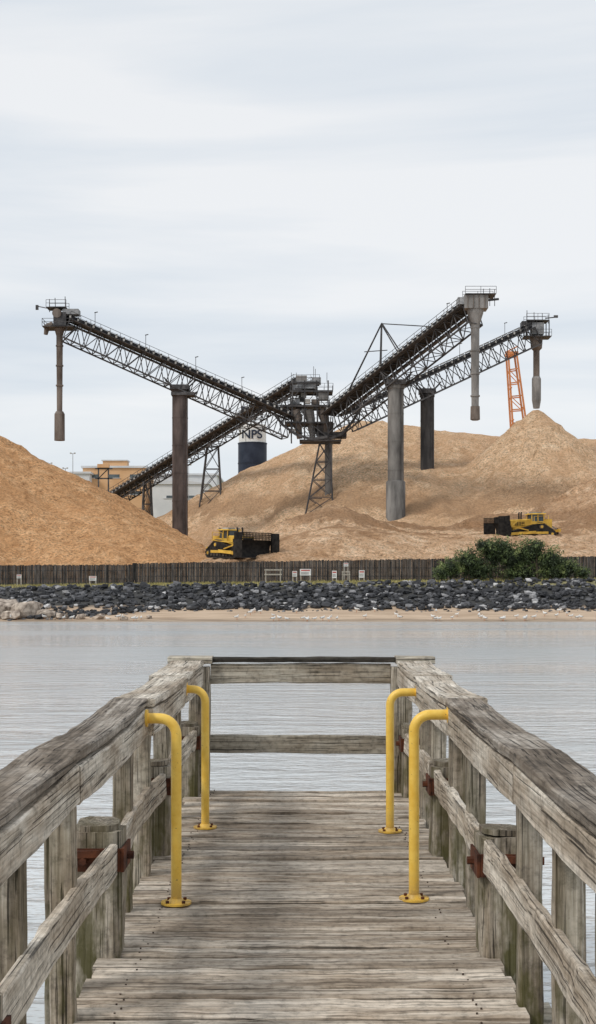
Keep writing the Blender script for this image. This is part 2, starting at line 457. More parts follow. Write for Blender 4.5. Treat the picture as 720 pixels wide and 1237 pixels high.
# ------------------------------------------------------------------ signs on the foreshore
m_white = noisy('white_paint', (.66, .66, .64), (.82, .82, .80), 3, .5)
m_red = noisy('red_print', (.45, .04, .03), (.55, .06, .04), 3, .5)
m_postw = noisy('sign_post_timber', (.30, .27, .22), (.50, .46, .40), 6, .8)
def sign(u, d, w, h, zc, frame=False):
    p = S(u, 700, d); x = p.x; b = gz(x, d); e = empty('information_sign', (0, 0, 0)); mb = MB()
    for q in (-1, 1): mb.box((x + q * w * .42, d + .05, b + (zc + h * .5) / 2), (.11, .08, zc + h * .5), 1)
    if not frame:
        mb.box((x, d, b + zc), (w, .04, h), 0)
        mb.box((x, d - .024, b + zc + h * .28), (w * .8, .006, h * .16), 2)
        for k in range(3): mb.box((x - w * .05, d - .024, b + zc - h * (.02 + .14 * k)), (w * .7, .006, h * .05), 3)
    else:
        mb.box((x, d, b + zc + h * .4), (w, .06, .14), 1); mb.box((x, d, b + zc - h * .1), (w, .06, .14), 1)
    mb.build('sign_panel', [m_white, m_postw, m_red, m_st], e)
sign(330, 143.4, 1.9, 1.0, 1.0, True); sign(369, 143.2, 1.2, .7, 1.1); sign(404, 143.3, .5, .8, .8)
sign(437, 143.3, .6, .8, .8); sign(112, 143.4, .8, .5, .7); sign(23, 143.4, .5, .4, 1.0)
sign(418, 144.3, .5, .4, 1.8); sign(356, 144.0, .5, .6, .9); sign(418, 143.6, .9, .6, .8, True)

# ------------------------------------------------------------------ bush
mb = MB()
lobes = [(16, 5.0, 1.6, 1.3), (18, 5.8, 1.9, 1.7), (20.6, 6.9, 2.0, 1.9), (22.6, 6.2, 2.0, 1.8), (24.6, 6.8, 2.0, 1.75), (26.6, 5.9, 1.9, 1.7), (28.6, 5.2, 1.5, 1.2), (19, 4.8, 2.2, 1.2), (23.5, 4.7, 2.6, 1.3), (27.2, 4.7, 2.2, 1.1), (30.0, 4.6, 1.0, .8), (21.6, 7.3, 1.0, 1.1), (25.2, 7.4, .9, .9), (15.0, 4.6, 1.0, .9), (19.4, 7.5, .9, .85)]
for (lx, lz, rx, rz) in lobes:
    cy = 141.3 + U(-.5, .5)
    n = int(900 * rx * rz / 3)
    for i in range(n):
        a = U(0, 6.28); cz = U(-1, 1); sr = math.sqrt(1 - cz * cz)
        dv = Vector((sr * math.cos(a), sr * math.sin(a), cz))
        k = (.76 + .6 * noise.noise(Vector((lx, cy, lz)) * 3 + dv * 2.3)) * U(.72, 1.12)
        p = Vector((lx + dv.x * rx * k, cy + dv.y * 1.7 * k, lz + dv.z * rz * k))
        if p.z < 3.6: continue
        cl = noise.noise(p * 1.1)
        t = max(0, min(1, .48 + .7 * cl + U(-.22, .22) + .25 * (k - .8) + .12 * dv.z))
        for j in range(3):
            q = p + Vector((U(-.14, .14), U(-.14, .14), U(-.14, .14))); s = U(.06, .13)
            d1 = noise.random_unit_vector() * s; d2 = noise.random_unit_vector() * s * .6
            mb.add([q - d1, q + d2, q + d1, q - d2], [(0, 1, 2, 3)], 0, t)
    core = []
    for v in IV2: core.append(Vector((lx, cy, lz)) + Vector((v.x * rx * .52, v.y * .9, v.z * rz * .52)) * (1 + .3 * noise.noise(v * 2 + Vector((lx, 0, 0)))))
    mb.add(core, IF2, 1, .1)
    mb.tube([(lx, cy, 3.4), (lx + U(-.3, .3), cy, lz - rz * .2), (lx + U(-.5, .5), cy, lz + rz * .3)], [.09, .06, .02], 2, 6)
m, nt, b = new_mat('leaves'); g = G(nt)
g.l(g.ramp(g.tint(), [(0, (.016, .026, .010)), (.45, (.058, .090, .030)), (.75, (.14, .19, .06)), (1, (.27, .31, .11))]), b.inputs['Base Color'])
b.inputs['Roughness'].default_value = .6
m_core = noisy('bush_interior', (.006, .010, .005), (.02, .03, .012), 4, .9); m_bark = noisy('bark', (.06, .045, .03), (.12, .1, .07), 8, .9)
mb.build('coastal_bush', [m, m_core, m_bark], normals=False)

# ------------------------------------------------------------------ woodchip piles
def chip_mat(name, c1, c2, c3, brown, bz=(0, 0), bk=.0, big_k=.5):
    m, nt, b = new_mat(name); g = G(nt)
    co = g.coord()
    big = g.noise(g.coord((1, 1, 1.6)), .075, 5, .62, dist=1.0); mid = g.noise(co, .6, 6, .72, dist=.3); fine = g.noise(co, 3.0, 4, .8)
    c = g.ramp(mid, [(.3, c1), (.5, c2), (.72, c3)])
    c = g.mix(1.0, c, g.ramp(fine, [(.34, .42), (.5, 1.0), (.66, 1.4)]), 'MULTIPLY')
    k = g.ramp(big, [(.47, 0.0), (.58, 1.0)])
    c = g.mix(g.math('MULTIPLY', k, big_k), c, brown)
    if bk:
        pos = g.n('ShaderNodeNewGeometry'); sep = g.n('ShaderNodeSeparateXYZ'); g.l(pos.outputs['Position'], sep.inputs[0])
        zz = g.math('ADD', sep.outputs[2], g.math('MULTIPLY', g.math('SUBTRACT', big, .5), 14))
        h = g.ramp(g.math('DIVIDE', zz, 40.0), [(bz[0], 0.0), (bz[0] + .02, 1.0), (bz[1] - .04, 1.0), (bz[1], 0.0)])
        kk = g.math('MULTIPLY', g.math('MULTIPLY', h, g.ramp(mid, [(.3, .6), (.6, 1.0)])), bk)
        c = g.mix(kk, c, g.mix(.6, tuple(q * .72 for q in brown), g.ramp(fine, [(.32, .6), (.68, 1.3)]), 'MULTIPLY'))
    g.l(c, b.inputs['Base Color']); b.inputs['Roughness'].default_value = .95; b.inputs['Specular IOR Level'].default_value = .1
    n = g.bump(mid, .9, .9, b); g.bump(fine, 1.0, .25, b, n)
    return m
def field(name, fn, x0, x1, y0, y1, st, mat):
    mb = MB(); nx = int((x1 - x0) / st); ny = int((y1 - y0) / st)
    vs = [(x0 + i * st, y0 + j * st, fn(x0 + i * st, y0 + j * st)) for j in range(ny + 1) for i in range(nx + 1)]
    W = nx + 1; fs = []
    for j in range(ny):
        for i in range(nx):
            q = (j * W + i, j * W + i + 1, (j + 1) * W + i + 1, (j + 1) * W + i)
            if max(vs[k][2] for k in q) > 3.2: fs.append(q)
    mb.add(vs, fs, 0, .5)
    return mb.build(name, [mat], None, smooth=True, normals=False)
def sm(a, b, k=1.2):
    h = max(0, min(1, .5 + .5 * (a - b) / k)); return lerp(b, a, h) + k * h * (1 - h)
def cone(x, y, cx, cy, top, sl, gul=.5, rnd=1.5, sx=1.0):
    dx, dy = (x - cx) * sx, y - cy; r = math.sqrt(dx * dx + dy * dy); th = math.atan2(dy, dx)
    g_ = noise.noise(Vector((math.cos(th) * 9, math.sin(th) * 9, r * .035))) + .6 * noise.noise(Vector((math.cos(th) * 24, math.sin(th) * 24, r * .06)))
    return top - sl * (math.sqrt(r * r + rnd * rnd) - rnd) + g_ * gul * 1.4 * min(1, r / 12)
def rough(x, y, a=.25): return a * (noise.noise(Vector((x * .22, y * .22, 1))) + .7 * noise.noise(Vector((x * .7, y * .7, 2))) + .6 * noise.noise(Vector((x * 1.7, y * 1.7, 4))))
def left_pile(x, y):
    h = cone(x, y, -66, 206, 36.0, .58, .55, 3)
    h = sm(h, cone(x, y, -38, 196, 20.6, .60, .5, 4), 3)
    h = sm(h, cone(x, y, -27, 180, 13.4, .52, .4, 4), 3)
    h = sm(h, cone(x, y, -22, 170, 9.6, .45, .4, 4), 2)
    return h + rough(x, y, .42)
def interp(pts, x):
    if x <= pts[0][0]: return pts[0][1]
    for (a, za), (b, zb) in zip(pts, pts[1:]):
        if x <= b: return lerp(za, zb, (x - a) / (b - a))
    return pts[-1][1]
RID = [(-54, 2), (-20.7, 18.8), (-11, 24.3), (-5, 26.8), (-1.6, 28), (4.5, 31.8), (11, 33.6), (15, 33.8), (19, 32.6), (26, 32.0), (36, 31), (60, 30), (110, 24), (150, 2)]
def back_pile(x, y):
    rz_ = interp(RID, x) + .6 * noise.noise(Vector((x * .12, 0, 7)))
    d = abs(y - 245); d = math.sqrt(d * d + 16) - 4
    g_ = noise.noise(Vector((x * .30, y * .04, 2))) + .7 * noise.noise(Vector((x * .8, y * .08, 5)))
    h = rz_ - .53 * d + g_ * 1.1 * min(1, d / 10)
    h = sm(h, cone(x, y, 40, 225, 33.2, .84, .5, .6), 1.5)
    h = sm(h, cone(x, y, 21, 226, 24.0, .50, .6, 5), 2)
    return h + rough(x, y, .42)
def front_pile(x, y):
    ry = sst(146, 166, y) * 5.2 + max(0, y - 166) * .075; ry *= 1 - sst(205, 235, y)
    p = 4.1 + ry * sst(-17, 9, x) * (1 - sst(80, 110, x)) + 1.7 * sst(-19, -10, x) * sst(147, 155, y) * (1 - sst(2, 14, x)) * (1 - sst(175, 200, y)) - 1.0 * (1 - sst(143, 149, y))
    h = sm(p, cone(x, y, 4.6, 187, 14.5, .46, .6, 2), 1.0)
    h = sm(h, cone(x, y, 0, 178, 10.4, .40, .4, 2), .8)
    h = sm(h, cone(x, y, 60, 200, 25.5, .52, .6, 3), 1.2)
    h = sm(h, cone(x, y, 13, 197, 12.9, .36, .6, 3), 1.0)
    h = sm(h, cone(x, y, 30, 199, 14.2, .50, .6, 4), 1.0)
    h += .45 * noise.noise(Vector((x * .08 + y * .30, y * .42 - x * .10, 3)))
    ph = y + 3.5 * math.sin(x * .09) + .10 * x
    h += .15 * math.sin(ph * 1.9) * max(0, noise.noise(Vector((x * .06, y * .06, 8))) + .25)
    return h + rough(x, y, .36)
mc1 = chip_mat('woodchips_orange', (.46, .235, .105), (.68, .385, .19), (.82, .53, .30), (.58, .30, .135), big_k=.35)
mc2 = chip_mat('woodchips_pale', (.54, .34, .19), (.76, .52, .325), (.88, .67, .46), (.60, .36, .20), (.37, .49), .75, .45)
mc3 = chip_mat('woodchips_mixed', (.46, .275, .15), (.70, .465, .29), (.88, .67, .47), (.42, .23, .115), (.265, .39), .75, .4)
field('woodchip_pile', left_pile, -128, -9, 146, 266, .8, mc1)
field('woodchip_pile', back_pile, -56, 130, 176, 300, .9, mc2)
field('woodchip_pile', front_pile, -20, 112, 145.8, 236, .6, mc3)

# ------------------------------------------------------------------ conveyor plant
ZV = Z
def handrail(mb, a, b, h=1.1, m=0, step=1.6, t=.06):
    a = Vector(a); b = Vector(b); n = max(1, int((b - a).length / step))
    for i in range(n + 1):
        p = a.lerp(b, i / n); mb.beam(p, p + ZV * h, t, t, m)
    for q in (1.0, .55): mb.beam(a + ZV * h * q, b + ZV * h * q, t * .93, t * .9, m)
def frame3(A, B):
    d = (B - A).normalized(); side = d.cross(ZV).normalized(); return d, side, side.cross(d)
def truss(mb, A, B, w, dep, n, c=.2, br=.12, m=0, dep2=None):
    d, side, up = frame3(A, B); dep2 = dep2 or dep; L = (B - A).length
    P = lambda q, s, lo: A.lerp(B, q) + side * s * w / 2 - up * (lerp(dep, dep2, q) if lo else 0)
    for s in (-1, 1):
        mb.beam(P(0, s, 0), P(1, s, 0), c, c * 1.1, m); mb.beam(P(0, s, 1), P(1, s, 1), c, c * 1.05, m)
        for i in range(n + 1): mb.beam(P(i / n, s, 0), P(i / n, s, 1), br, br * .97, m)
        for i in range(n):
            a, b_ = (0, 1) if i % 2 else (1, 0)
            mb.beam(P(i / n, s, a), P((i + 1) / n, s, b_), br * .92, br * .9, m)
    for i in range(n + 1):
        mb.beam(P(i / n, -1, 1), P(i / n, 1, 1), br, br * .9, m); mb.beam(P(i / n, -1, 0), P(i / n, 1, 0), br * .95, br, m)
        if i < n: mb.beam(P(i / n, -1 if i % 2 else 1, 1), P((i + 1) / n, 1 if i % 2 else -1, 1), br * .8, br * .85, m)
def belt(mb, A, B, w, h, m_b=1, m_i=2, walk=True, step=1.25):
    d, side, up = frame3(A, B); L = (B - A).length
    mb.beam(A + up * (h / 2 + .08), B + up * (h / 2 + .08), w, h, m_b, up=up, t=.5)
    n = int(L / step)
    for i in range(n + 1):
        p = A + d * (i * step)
        for s in (-1, 1):
            mb.box(p + side * s * (w / 2 + .08) + up * (h * .75), (.26, .2, .34), m_i)
            mb.beam(p + side * s * (w / 2 + .12), p + side * s * (w / 2 + .1) + up * (h + .25), .09, .09, 0)
        mb.tube([p + up * (h + .25) - side * w * .45, p + up * (h + .25) + side * w * .45], .09, m_i, 6)
    if walk:
        for s in (-1, 1):
            o = side * s * (w / 2 + .75)
            mb.beam(A + o, B + o, .85, .07, 0, up=up)
            handrail(mb, A + o + side * s * .42, B + o + side * s * .42, 1.15, 0)
def lamp(mb, p, h, m=3, head=True):
    mb.tube([p, p + ZV * h], .045, m, 5)
    if head: mb.beam(p + ZV * h - Vector((.1, 0, 0)), p + ZV * h + Vector((.4, 0, .12)), .2, .1, m)
PM = [m_st, m_belt, m_pale, m_stl, m_chute, m_chuted]

# --- left boom
e = empty('conveyor_boom'); mb = MB()
A = S(82, 388, 200); B = S(352, 506, 214)
truss(mb, A, B, 2.6, 2.9, 22, dep2=3.4); belt(mb, A, B, 1.7, .75)
for u in (113, 172, 232, 289):
    q = (u - 82) / 270; lamp(mb, A.lerp(B, q) + ZV * .8, 2.3, 0)
c = A.lerp(B, (217 - 82) / 270.); c.z -= 3.0
mb.box(c - ZV * .6, (3.6, 3.0, .5), 0); mb.beam(c + Vector((-2.2, 0, 1.2)), c + Vector((-.6, 0, -.8)), .3, .3, 0); mb.beam(c + Vector((2.2, 0, -.2)), c + Vector((.6, 0, -1.0)), .3, .3, 0)
mb.build('truss_and_belt', PM, e); mb = MB()
h = S(72, 385, 200)
mb.box(h + Vector((.2, 0, -.2)), (1.9, 2.2, 2.0), 0); mb.box(h + Vector((1.8, 0, .9)), (2.4, 2.0, .8), 3); mb.tube([h + Vector((-.2, -1.3, .6)), h + Vector((-.2, 1.3, .6))], .7, 5, 14)
mb.box(h + Vector((0, 0, -1.45)), (4.6, 3.6, .12), 0)
for s in (-1.8, 1.8): handrail(mb, h + Vector((-2.3, s, -1.4)), h + Vector((2.3, s, -1.4)))
handrail(mb, h + Vector((-2.3, -1.8, -1.4)), h + Vector((-2.3, 1.8, -1.4)))
mb.box(h + Vector((-.3, 0, 1.5)), (3.0, 2.6, .1), 0)
for s in (-1.3, 1.3): handrail(mb, h + Vector((-1.8, s, 1.5)), h + Vector((1.2, s, 1.5)))
for q in (-1.5, -.6, .9): mb.tube([h + Vector((q, 0, 1)), h + Vector((q + U(-.1, .1), 0, 3.2 + U(-.5, .3)))], .06, 0, 5)
mb.beam(h + Vector((-3.4, 0, 1.9)), h + Vector((-1.5, 0, 1.5)), .15, .12, 0); mb.box(h + Vector((-3.4, 0, 1.7)), (.4, .3, .7), 0)
mb.tube([h + Vector((-1.0, 0, -.8)), h + Vector((-1.9, 0, -1.2)), h + Vector((-2.1, 0, -2.4))], [.45, .5, .3], 5, 10)
mb.beam(h + Vector((2.4, 0, -1.5)), h + Vector((.3, 0, -3.6)), .18, .18, 0)
mb.tube([h + Vector((0, 0, -1.2)), h + Vector((0, 0, -2.6)), h + Vector((0, 0, -14.0))], [.9, .5, .42], 5, 14)
for z in (-4, -7, -10): mb.tube([h + Vector((0, 0, z)), h + Vector((0, 0, z - .2))], .58, 5, 14)
mb.tube([h + Vector((0, 0, -14.0)), h + Vector((0, 0, -14.4)), h + Vector((0, 0, -18.4))], [.55, .78, .8], 5, 14)
mb.build('head_and_chute', PM, e)

# --- right front boom (comes towards the shore)
e = empty('conveyor_boom'); mb = MB()
A = S(568, 372, 190); B = S(400, 502, 213)
truss(mb, A, B, 3.0, 2.6, 16, dep2=3.2); belt(mb, A, B, 2.2, 1.05, step=1.1)
lamp(mb, A.lerp(B, .15) + ZV, 2.2, 0)
q = .62; base = A.lerp(B, q); topm = S(461, 391, base.y)
for s in (-1.4, 1.4):
    mb.beam(base + Vector((0, s, 0)), topm + Vector((0, s * .3, 0)), .2, .2, 0)
    for uu in (.93, .45): mb.beam(topm + Vector((0, s * .3, 0)), A.lerp(B, uu) + Vector((0, s, 0)), .15, .14, 0)
mb.tube([topm, S(512, 394, A.lerp(B, .3).y), A.lerp(B, .22) + ZV], .08, 0, 6)
mb.beam(S(440, 425, base.y), S(468, 423, base.y), .12, .12, 0)
mb.build('truss_and_belt', PM, e); mb = MB()
h = S(574, 368, 190)
mb.box(h + Vector((0, 0, .2)), (3.4, 2.6, 1.9), 4); mb.box(h + Vector((-1.9, 0, .35)), (1.4, 2.2, 1.0), 3)
for i in range(4): mb.box(h + Vector((-1.2 + i * .8, -1.33, .2)), (.1, .08, 1.8), 5)
mb.tube([h + Vector((0, 0, -.75)), h + Vector((0, 0, -1.3)), h + Vector((0, 0, -3.0)), h + Vector((0, 0, -16.6))], [1.25, 1.15, .62, .52], 4, 16)
for z in (-3.2, -6.5, -9.8, -13): mb.tube([h + Vector((0, 0, z)), h + Vector((0, 0, z - .22))], .68, 4, 16)
mb.tube([h + Vector((0, 0, -14.6)), h + Vector((0, 0, -16.5))], [.66, .7], 5, 16)
mb.box(h + Vector((0.6, 0, 1.25)), (4.4, 3.2, .1), 0)
for s in (-1.6, 1.6): handrail(mb, h + Vector((-1.6, s, 1.28)), h + Vector((2.8, s, 1.28)), 1.0)
for q in (1.2, 2.1, 2.8): mb.tube([h + Vector((q, 0, -.2)), h + Vector((q, 0, 2.2 + U(0, .4)))], .05, 0, 5)
mb.beam(h + Vector((1.5, 0, .6)), h + Vector((3.4, 0, .8)), .2, .3, 0)
mb.build('head_and_chute', PM, e)

# --- right rear boom
e = empty('conveyor_boom'); mb = MB()
A = S(642, 397, 225); B = S(420, 500, 216)
truss(mb, A, B, 2.8, 3.0, 20); belt(mb, A, B, 1.7, .7)
for q in (.15, .4): lamp(mb, A.lerp(B, q) + ZV, 2.0, 0)
mb.build('truss_and_belt', PM, e); mb = MB()
h = S(648, 398, 225)
mb.box(h + Vector((.1, 0, 0)), (2.0, 2.2, 2.0), 3); mb.box(h + Vector((-1.8, 0, .8)), (1.6, 2.0, .9), 0); mb.box(h + Vector((0, 0, -1.4)), (4.6, 3.2, .12), 0); mb.box(h + Vector((0, 0, 1.3)), (3.8, 3.0, .1), 0)
for sx in (-1.9, 1.9):
    for s in (-1.4, 1.4): mb.beam(h + Vector((sx, s, -1.4)), h + Vector((sx, s, 1.3)), .15, .15, 0)
for s in (-1.6, 1.6):
    handrail(mb, h + Vector((-2.3, s * .98, -1.35)), h + Vector((2.3, s * .98, -1.35))); handrail(mb, h + Vector((-1.9, s * .9, 1.35)), h + Vector((1.9, s * .9, 1.35)))
for q in (-1.6, -.4, 1.0, 2.0): mb.tube([h + Vector((q, 0, 1)), h + Vector((q, 0, 3.0 + U(-.5, .4)))], .06, 0, 5)
mb.beam(h + Vector((1.5, 0, 1.9)), h + Vector((3.4, 0, 2.1)), .16, .16, 0); mb.box(h + Vector((3.3, 0, 2.2)), (.7, .3, .4), 0)
mb.tube([h + Vector((0, 0, -1.2)), h + Vector((0, 0, -3.2)), h + Vector((0, 0, -3.6)), h + Vector((0, 0, -8.2))], [1.1, .95, .55, .55], 5, 14)
mb.tube([h + Vector((0, 0, -8.0)), h + Vector((0, 0, -8.4)), h + Vector((0, 0, -12.0)), h + Vector((0, 0, -13.4))], [.6, .78, .78, .55], 4, 14)
mb.build('head_and_chute', PM, e)

# --- incoming feed conveyor
e = empty('feed_conveyor'); mb = MB()
A = S(120, 612, 262); B = S(366, 462, 219)
truss(mb, A, B, 2.4, 1.6, 30, c=.18, br=.12); belt(mb, A, B, 1.7, 1.0)
mb.build('truss_and_belt', PM, e)

# --- pillars
def pillar(u, v0, zb, d, r, mat, collar=None):
    e = empty('concrete_pillar'); mb = MB(); t = S(u, v0, d); b = Vector((t.x, t.y, zb))
    n = 7
    mb.tube([b, t], r, 0, 28, t=.5)
    for i in range(1, n):
        p = b.lerp(t, i / n); mb.tube([p, p + ZV * .12], r + .035, 0, 28, t=.3)
    mb.tube([t - ZV * .5, t + ZV * .02], r + .14, 0, 28, t=.6)
    mb.box(t + ZV * .4, (r * 2.4, r * 2.4, .75), 1)
    for s in (-1, 1):
        mb.beam(t + Vector((s * r * .9, -r, .6)), t + Vector((s * r * 2.0, -r, 1.9)), .22, .2, 1)
        mb.beam(t + Vector((s * r * .9, r, .6)), t + Vector((s * r * 2.0, r, 1.9)), .22, .2, 1)
    if collar: mb.tube([Vector((t.x, t.y, zb)), Vector((t.x, t.y, collar - .2)), Vector((t.x, t.y, collar))], [r + .28, r + .26, r + .1], 2, 28, t=.7)
    lx, ly = t.x + r * .75, t.y - r * .85
    for o in (-.2, .2): mb.beam((lx + o, ly - .1, zb), (lx + o, ly - .1, t.z + 1), .05, .05, 1)
    mb.build('shaft', [mat, m_st, m_colg], e, smooth=True, angle=40)
pillar(217.5, 472, 3.5, 207, 1.22, m_colb)
pillar(478, 466, 3.5, 202, 1.22, m_colg, collar=S(478, 581, 202).z)
pillar(516, 476, 3.5, 221, 1.12, m_cold)

# --- lattice trestles
def trestle(name, u0, u1, vt, vb, d, wt, n, dy=2.0):
    e = empty(name); mb = MB(); a = S(u0, vt, d); b = S(u1, vb, d)
    legs = []
    for sx in (-1, 1):
        for sy in (-1, 1):
            legs.append((a + Vector((sx * wt[0] / 2, sy * dy * .35, 0)), b + Vector((sx * wt[1] / 2, sy * dy, 0))))
    for p, q in legs: mb.beam(p, q, .2, .21, 0)
    for i in range(n + 1):
        k = i / n; P = [p.lerp(q, k) for p, q in legs]; k2 = (i + 1) / n
        for x_, y_ in ((0, 2), (1, 3), (0, 1), (2, 3)): mb.beam(P[x_], P[y_], .13, .12, 0)
        if i < n:
            Q = [p.lerp(q, k2) for p, q in legs]
            for x_, y_ in ((0, 2), (1, 3), (0, 1), (2, 3)):
                mb.beam(P[x_], Q[y_], .10, .11, 0)
                mb.beam(P[y_], Q[x_], .10, .11, 0)
    mb.build('lattice', [m_st], e); return e
trestle('lattice_trestle', 257, 252, 540, 700, 238, (2.0, 6.2), 6)
trestle('lattice_trestle', 178, 178, 582, 690, 250, (1.2, 2.6), 4)
trestle('lattice_trestle', 392, 384, 536, 645, 214, (1.6, 5.2), 5)
e = empty('concrete_pillar'); mb = MB(); t = S(397, 532, 215.5); mb.tube([(t.x, t.y, 4), t], .62, 0, 20); mb.tube([t - ZV * .6, t], .8, 0, 20); mb.build('shaft', [m_colg], e, smooth=True, angle=40)

# --- transfer tower: open steel frame carrying hoppers, drives and walkways
e = empty('transfer_tower'); mb = MB()
def T(u, v, dy=0): return S(u, v, 215) + Vector((0, dy, 0))
levels = [(533, 362, 412, 2.2), (512, 344, 402, 2.6), (492, 338, 398, 2.6), (474, 350, 402, 2.2), (463, 354, 386, 1.6)]
for v, u0, u1, dy in levels:
    a = T(u0, v); b = T(u1, v); cx = (a + b) / 2
    mb.box(cx, (b.x - a.x, dy * 2, .1), 0)
    for s in (-1, 1):
        handrail(mb, a + Vector((0, s * dy, .1)), b + Vector((0, s * dy, .1)), 1.05, 0, 1.3, .05)
        mb.beam(a + Vector((0, s * (dy - .1), -.12)), b + Vector((0, s * (dy - .1), -.12)), .16, .22, 0)
    for q in (a, b): handrail(mb, q + Vector((0, -dy, .1)), q + Vector((0, dy, .1)), 1.05, 0, 1.3, .05)
for u in (352, 368, 384, 396):
    for dy in (-2.1, 2.1): mb.beam(T(u, 534, dy), T(u + U(-2, 2), 462, dy), .2, .21, 0)
for i in range(18):
    u = U(342, 380); v = U(474, 522); dy = random.choice((-2.15, 2.15, -2.05)); mb.beam(T(u, v, dy), T(u + U(10, 18), v + random.choice((-15, 15)), dy), .11, .10, 0)
for i in range(22):
    u = U(346, 394); v = U(468, 526); mb.box(T(u, v, U(-1.9, 1.5)), (U(.3, 1.2), U(.5, 1.2), U(.3, 1.0)), random.choice((0, 3, 3, 3, 4, 4, 5, 2)))
mb.box(T(370, 466, 0), (3.0, 2.4, 1.2), 3); mb.box(T(364, 459, 0), (1.8, 1.8, 1.2), 4); mb.box(T(382, 461, -.5), (1.5, 1.6, 1.0), 3); mb.box(T(390, 479, -1), (1.5, 1.8, 1.5), 4)
mb.tube([T(352, 487, -1), T(362, 487, -1)], .5, 3, 12); mb.tube([T(376, 488, -1.6), T(386, 488, -1.6)], .55, 5, 12)
for i, u in enumerate((356, 372, 389)):
    mb.tube([T(u, 497, -1.3), T(u + 3, 508, -1.3), T(u + 6, 531, -1)], [.95, .75, .42], 4 if i == 1 else 5, 10)
mb.tube([T(390, 514, 0), T(394, 534, 0)], [1.9, .8], 0, 14)
mb.box(T(405, 526, 0), (3.6, 3.2, .8), 0)
pts = [T(332, 503, -2.6), T(342, 516, -2.8), T(357, 527, -2.9), T(376, 533, -2.9), T(395, 530, -2.8)]
for a, b in zip(pts, pts[1:]): mb.beam(a, b, .25, .4, 0)
for p, q in zip(pts, pts[1:]):
    mb.beam(p, p + Vector((.3, .3, 2.2)), .12, .12, 0); mb.beam(q, p + Vector((.3, .3, 2.2)), .1, .1, 0)
pts = [T(398, 532, -2.6), T(412, 527, -2.8), T(425, 512, -2.9), T(436, 494, -2.6)]
for a, b in zip(pts, pts[1:]): mb.beam(a, b, .25, .4, 0)
for u, h_ in ((358, 1.6), (379, 2.6), (381, 2.2), (352, 1.6), (395, 1.6)): lamp(mb, T(u, 462), h_, 0, False)
for a, b in (((402, 480), (402, 534)), ((404, 480), (404, 534))): mb.beam(T(a[0], a[1], -2), T(b[0], b[1], -2), .08, .08, 0)
mb.build('tower_structure', PM, e)

# --- orange lattice mast
e = empty('orange_lattice_mast'); mb = MB()
for dy in (-1.2, 1.2):
    a0, a1 = S(613, 432, 236), S(621, 560, 236); b0, b1 = S(623, 430, 236), S(641, 560, 236); o = Vector((0, dy, 0))
    mb.beam(a0 + o, a1 + o, .32, .3, 0); mb.beam(b0 + o, b1 + o, .32, .3, 0)
    for i in range(8):
        q = i / 8; q2 = (i + 1) / 8; mb.beam(a0.lerp(a1, q) + o, b0.lerp(b1, q) + o, .2, .19, 0)
        if i % 2: mb.beam(a0.lerp(a1, q) + o, b0.lerp(b1, q2) + o, .13, .13, 0)
for q in (0, .3, .6): mb.beam(a0.lerp(a1, q), a0.lerp(a1, q) - Vector((0, 2.4, 0)), .2, .2, 0)
mb.box(S(618, 428, 236), (2.0, 2.8, .6), 0); mb.beam(S(610, 426, 236), S(626, 418, 236), .2, .2, 0)
mb.build('mast', [m_orange], e)

# ------------------------------------------------------------------ background buildings
m_brick = noisy('orange_render', (.62, .37, .19), (.72, .46, .26), .3, .85)
m_roof = noisy('pale_metal_roof', (.55, .57, .59), (.68, .69, .70), .2, .6)
m_wall = noisy('white_cladding', (.62, .64, .65), (.72, .73, .73), .3, .7)
m_glass = noisy('window_glass', (.05, .07, .08), (.12, .15, .16), .5, .15, spec=.6)
def building(name, u0, u1, vt, d, depth, wall, storeys, bay=3.0, pitch=0, wh=.28):
    a = S(u0, vt, d); b = S(u1, vt, d); e = empty(name); mb = MB(); w = b.x - a.x; H = a.z - 3.6; cx = (a.x + b.x) / 2
    mb.box((cx, d + depth / 2, 3.6 + H / 2), (w, depth, H), 0)
    if pitch:
        mb.add([(a.x - .4, d - .4, a.z), (b.x + .4, d - .4, a.z), (b.x + .4, d + depth + .4, a.z), (a.x - .4, d + depth + .4, a.z), (cx, d - .4, a.z + pitch), (cx, d + depth + .4, a.z + pitch)],
               [(0, 1, 4), (3, 5, 2), (1, 2, 5, 4), (0, 4, 5, 3), (0, 3, 2, 1)], 2)
    else: mb.box((cx, d + depth / 2, a.z + .2), (w + .8, depth + .8, .5), 2)
    sh = H / storeys; n = max(1, int(w / bay))
    for s_ in range(storeys):
        for i in range(n):
            x = a.x + (i + .5) * w / n; z = 3.6 + (s_ + .5) * sh
            mb.box((x, d - .02, z), (w / n * .5, .1, sh * wh), 1); mb.box((x, d - .06, z - sh * wh * .6), (w / n * .6, .2, .12), 2)
    mb.build('walls_windows_roof', [wall, m_glass, m_roof], e); return a, b
building('office_building', 100, 176, 565, 330, 18, m_brick, 7, 4.0, wh=.2)
building('office_building', 86, 108, 572, 326, 12, m_wall, 5, 3.5, wh=.15)
building('warehouse', 140, 262, 574, 352, 40, m_wall, 4, 7, wh=.12)
building('warehouse', 184, 252, 585, 318, 30, m_wall, 4, 8, pitch=1.2, wh=.1)
mb = MB(); e = empty('rooftop_plant')
p = S(138, 560, 330); mb.box(p + Vector((0, 3, 0)), (6.0, 4, 1.6), 0); mb.box(p + Vector((0, 3, .9)), (6.6, 4.6, .25), 1)
mb.build('plant_room', [m_brick, m_roof], e)
e = empty('gantry_frame'); mb = MB()
for u in (119, 131):
    p = S(u, 566, 300); mb.beam((p.x, p.y, 4), p, .3, .3, 0)
for v in (566, 578): mb.beam(S(115, v, 300), S(136, v, 300), .3, .3, 0)
mb.beam(S(119, 578, 300), S(131, 566, 300), .2, .2, 0); mb.box(S(125, 563, 300), (2.6, 1.5, .8), 1)
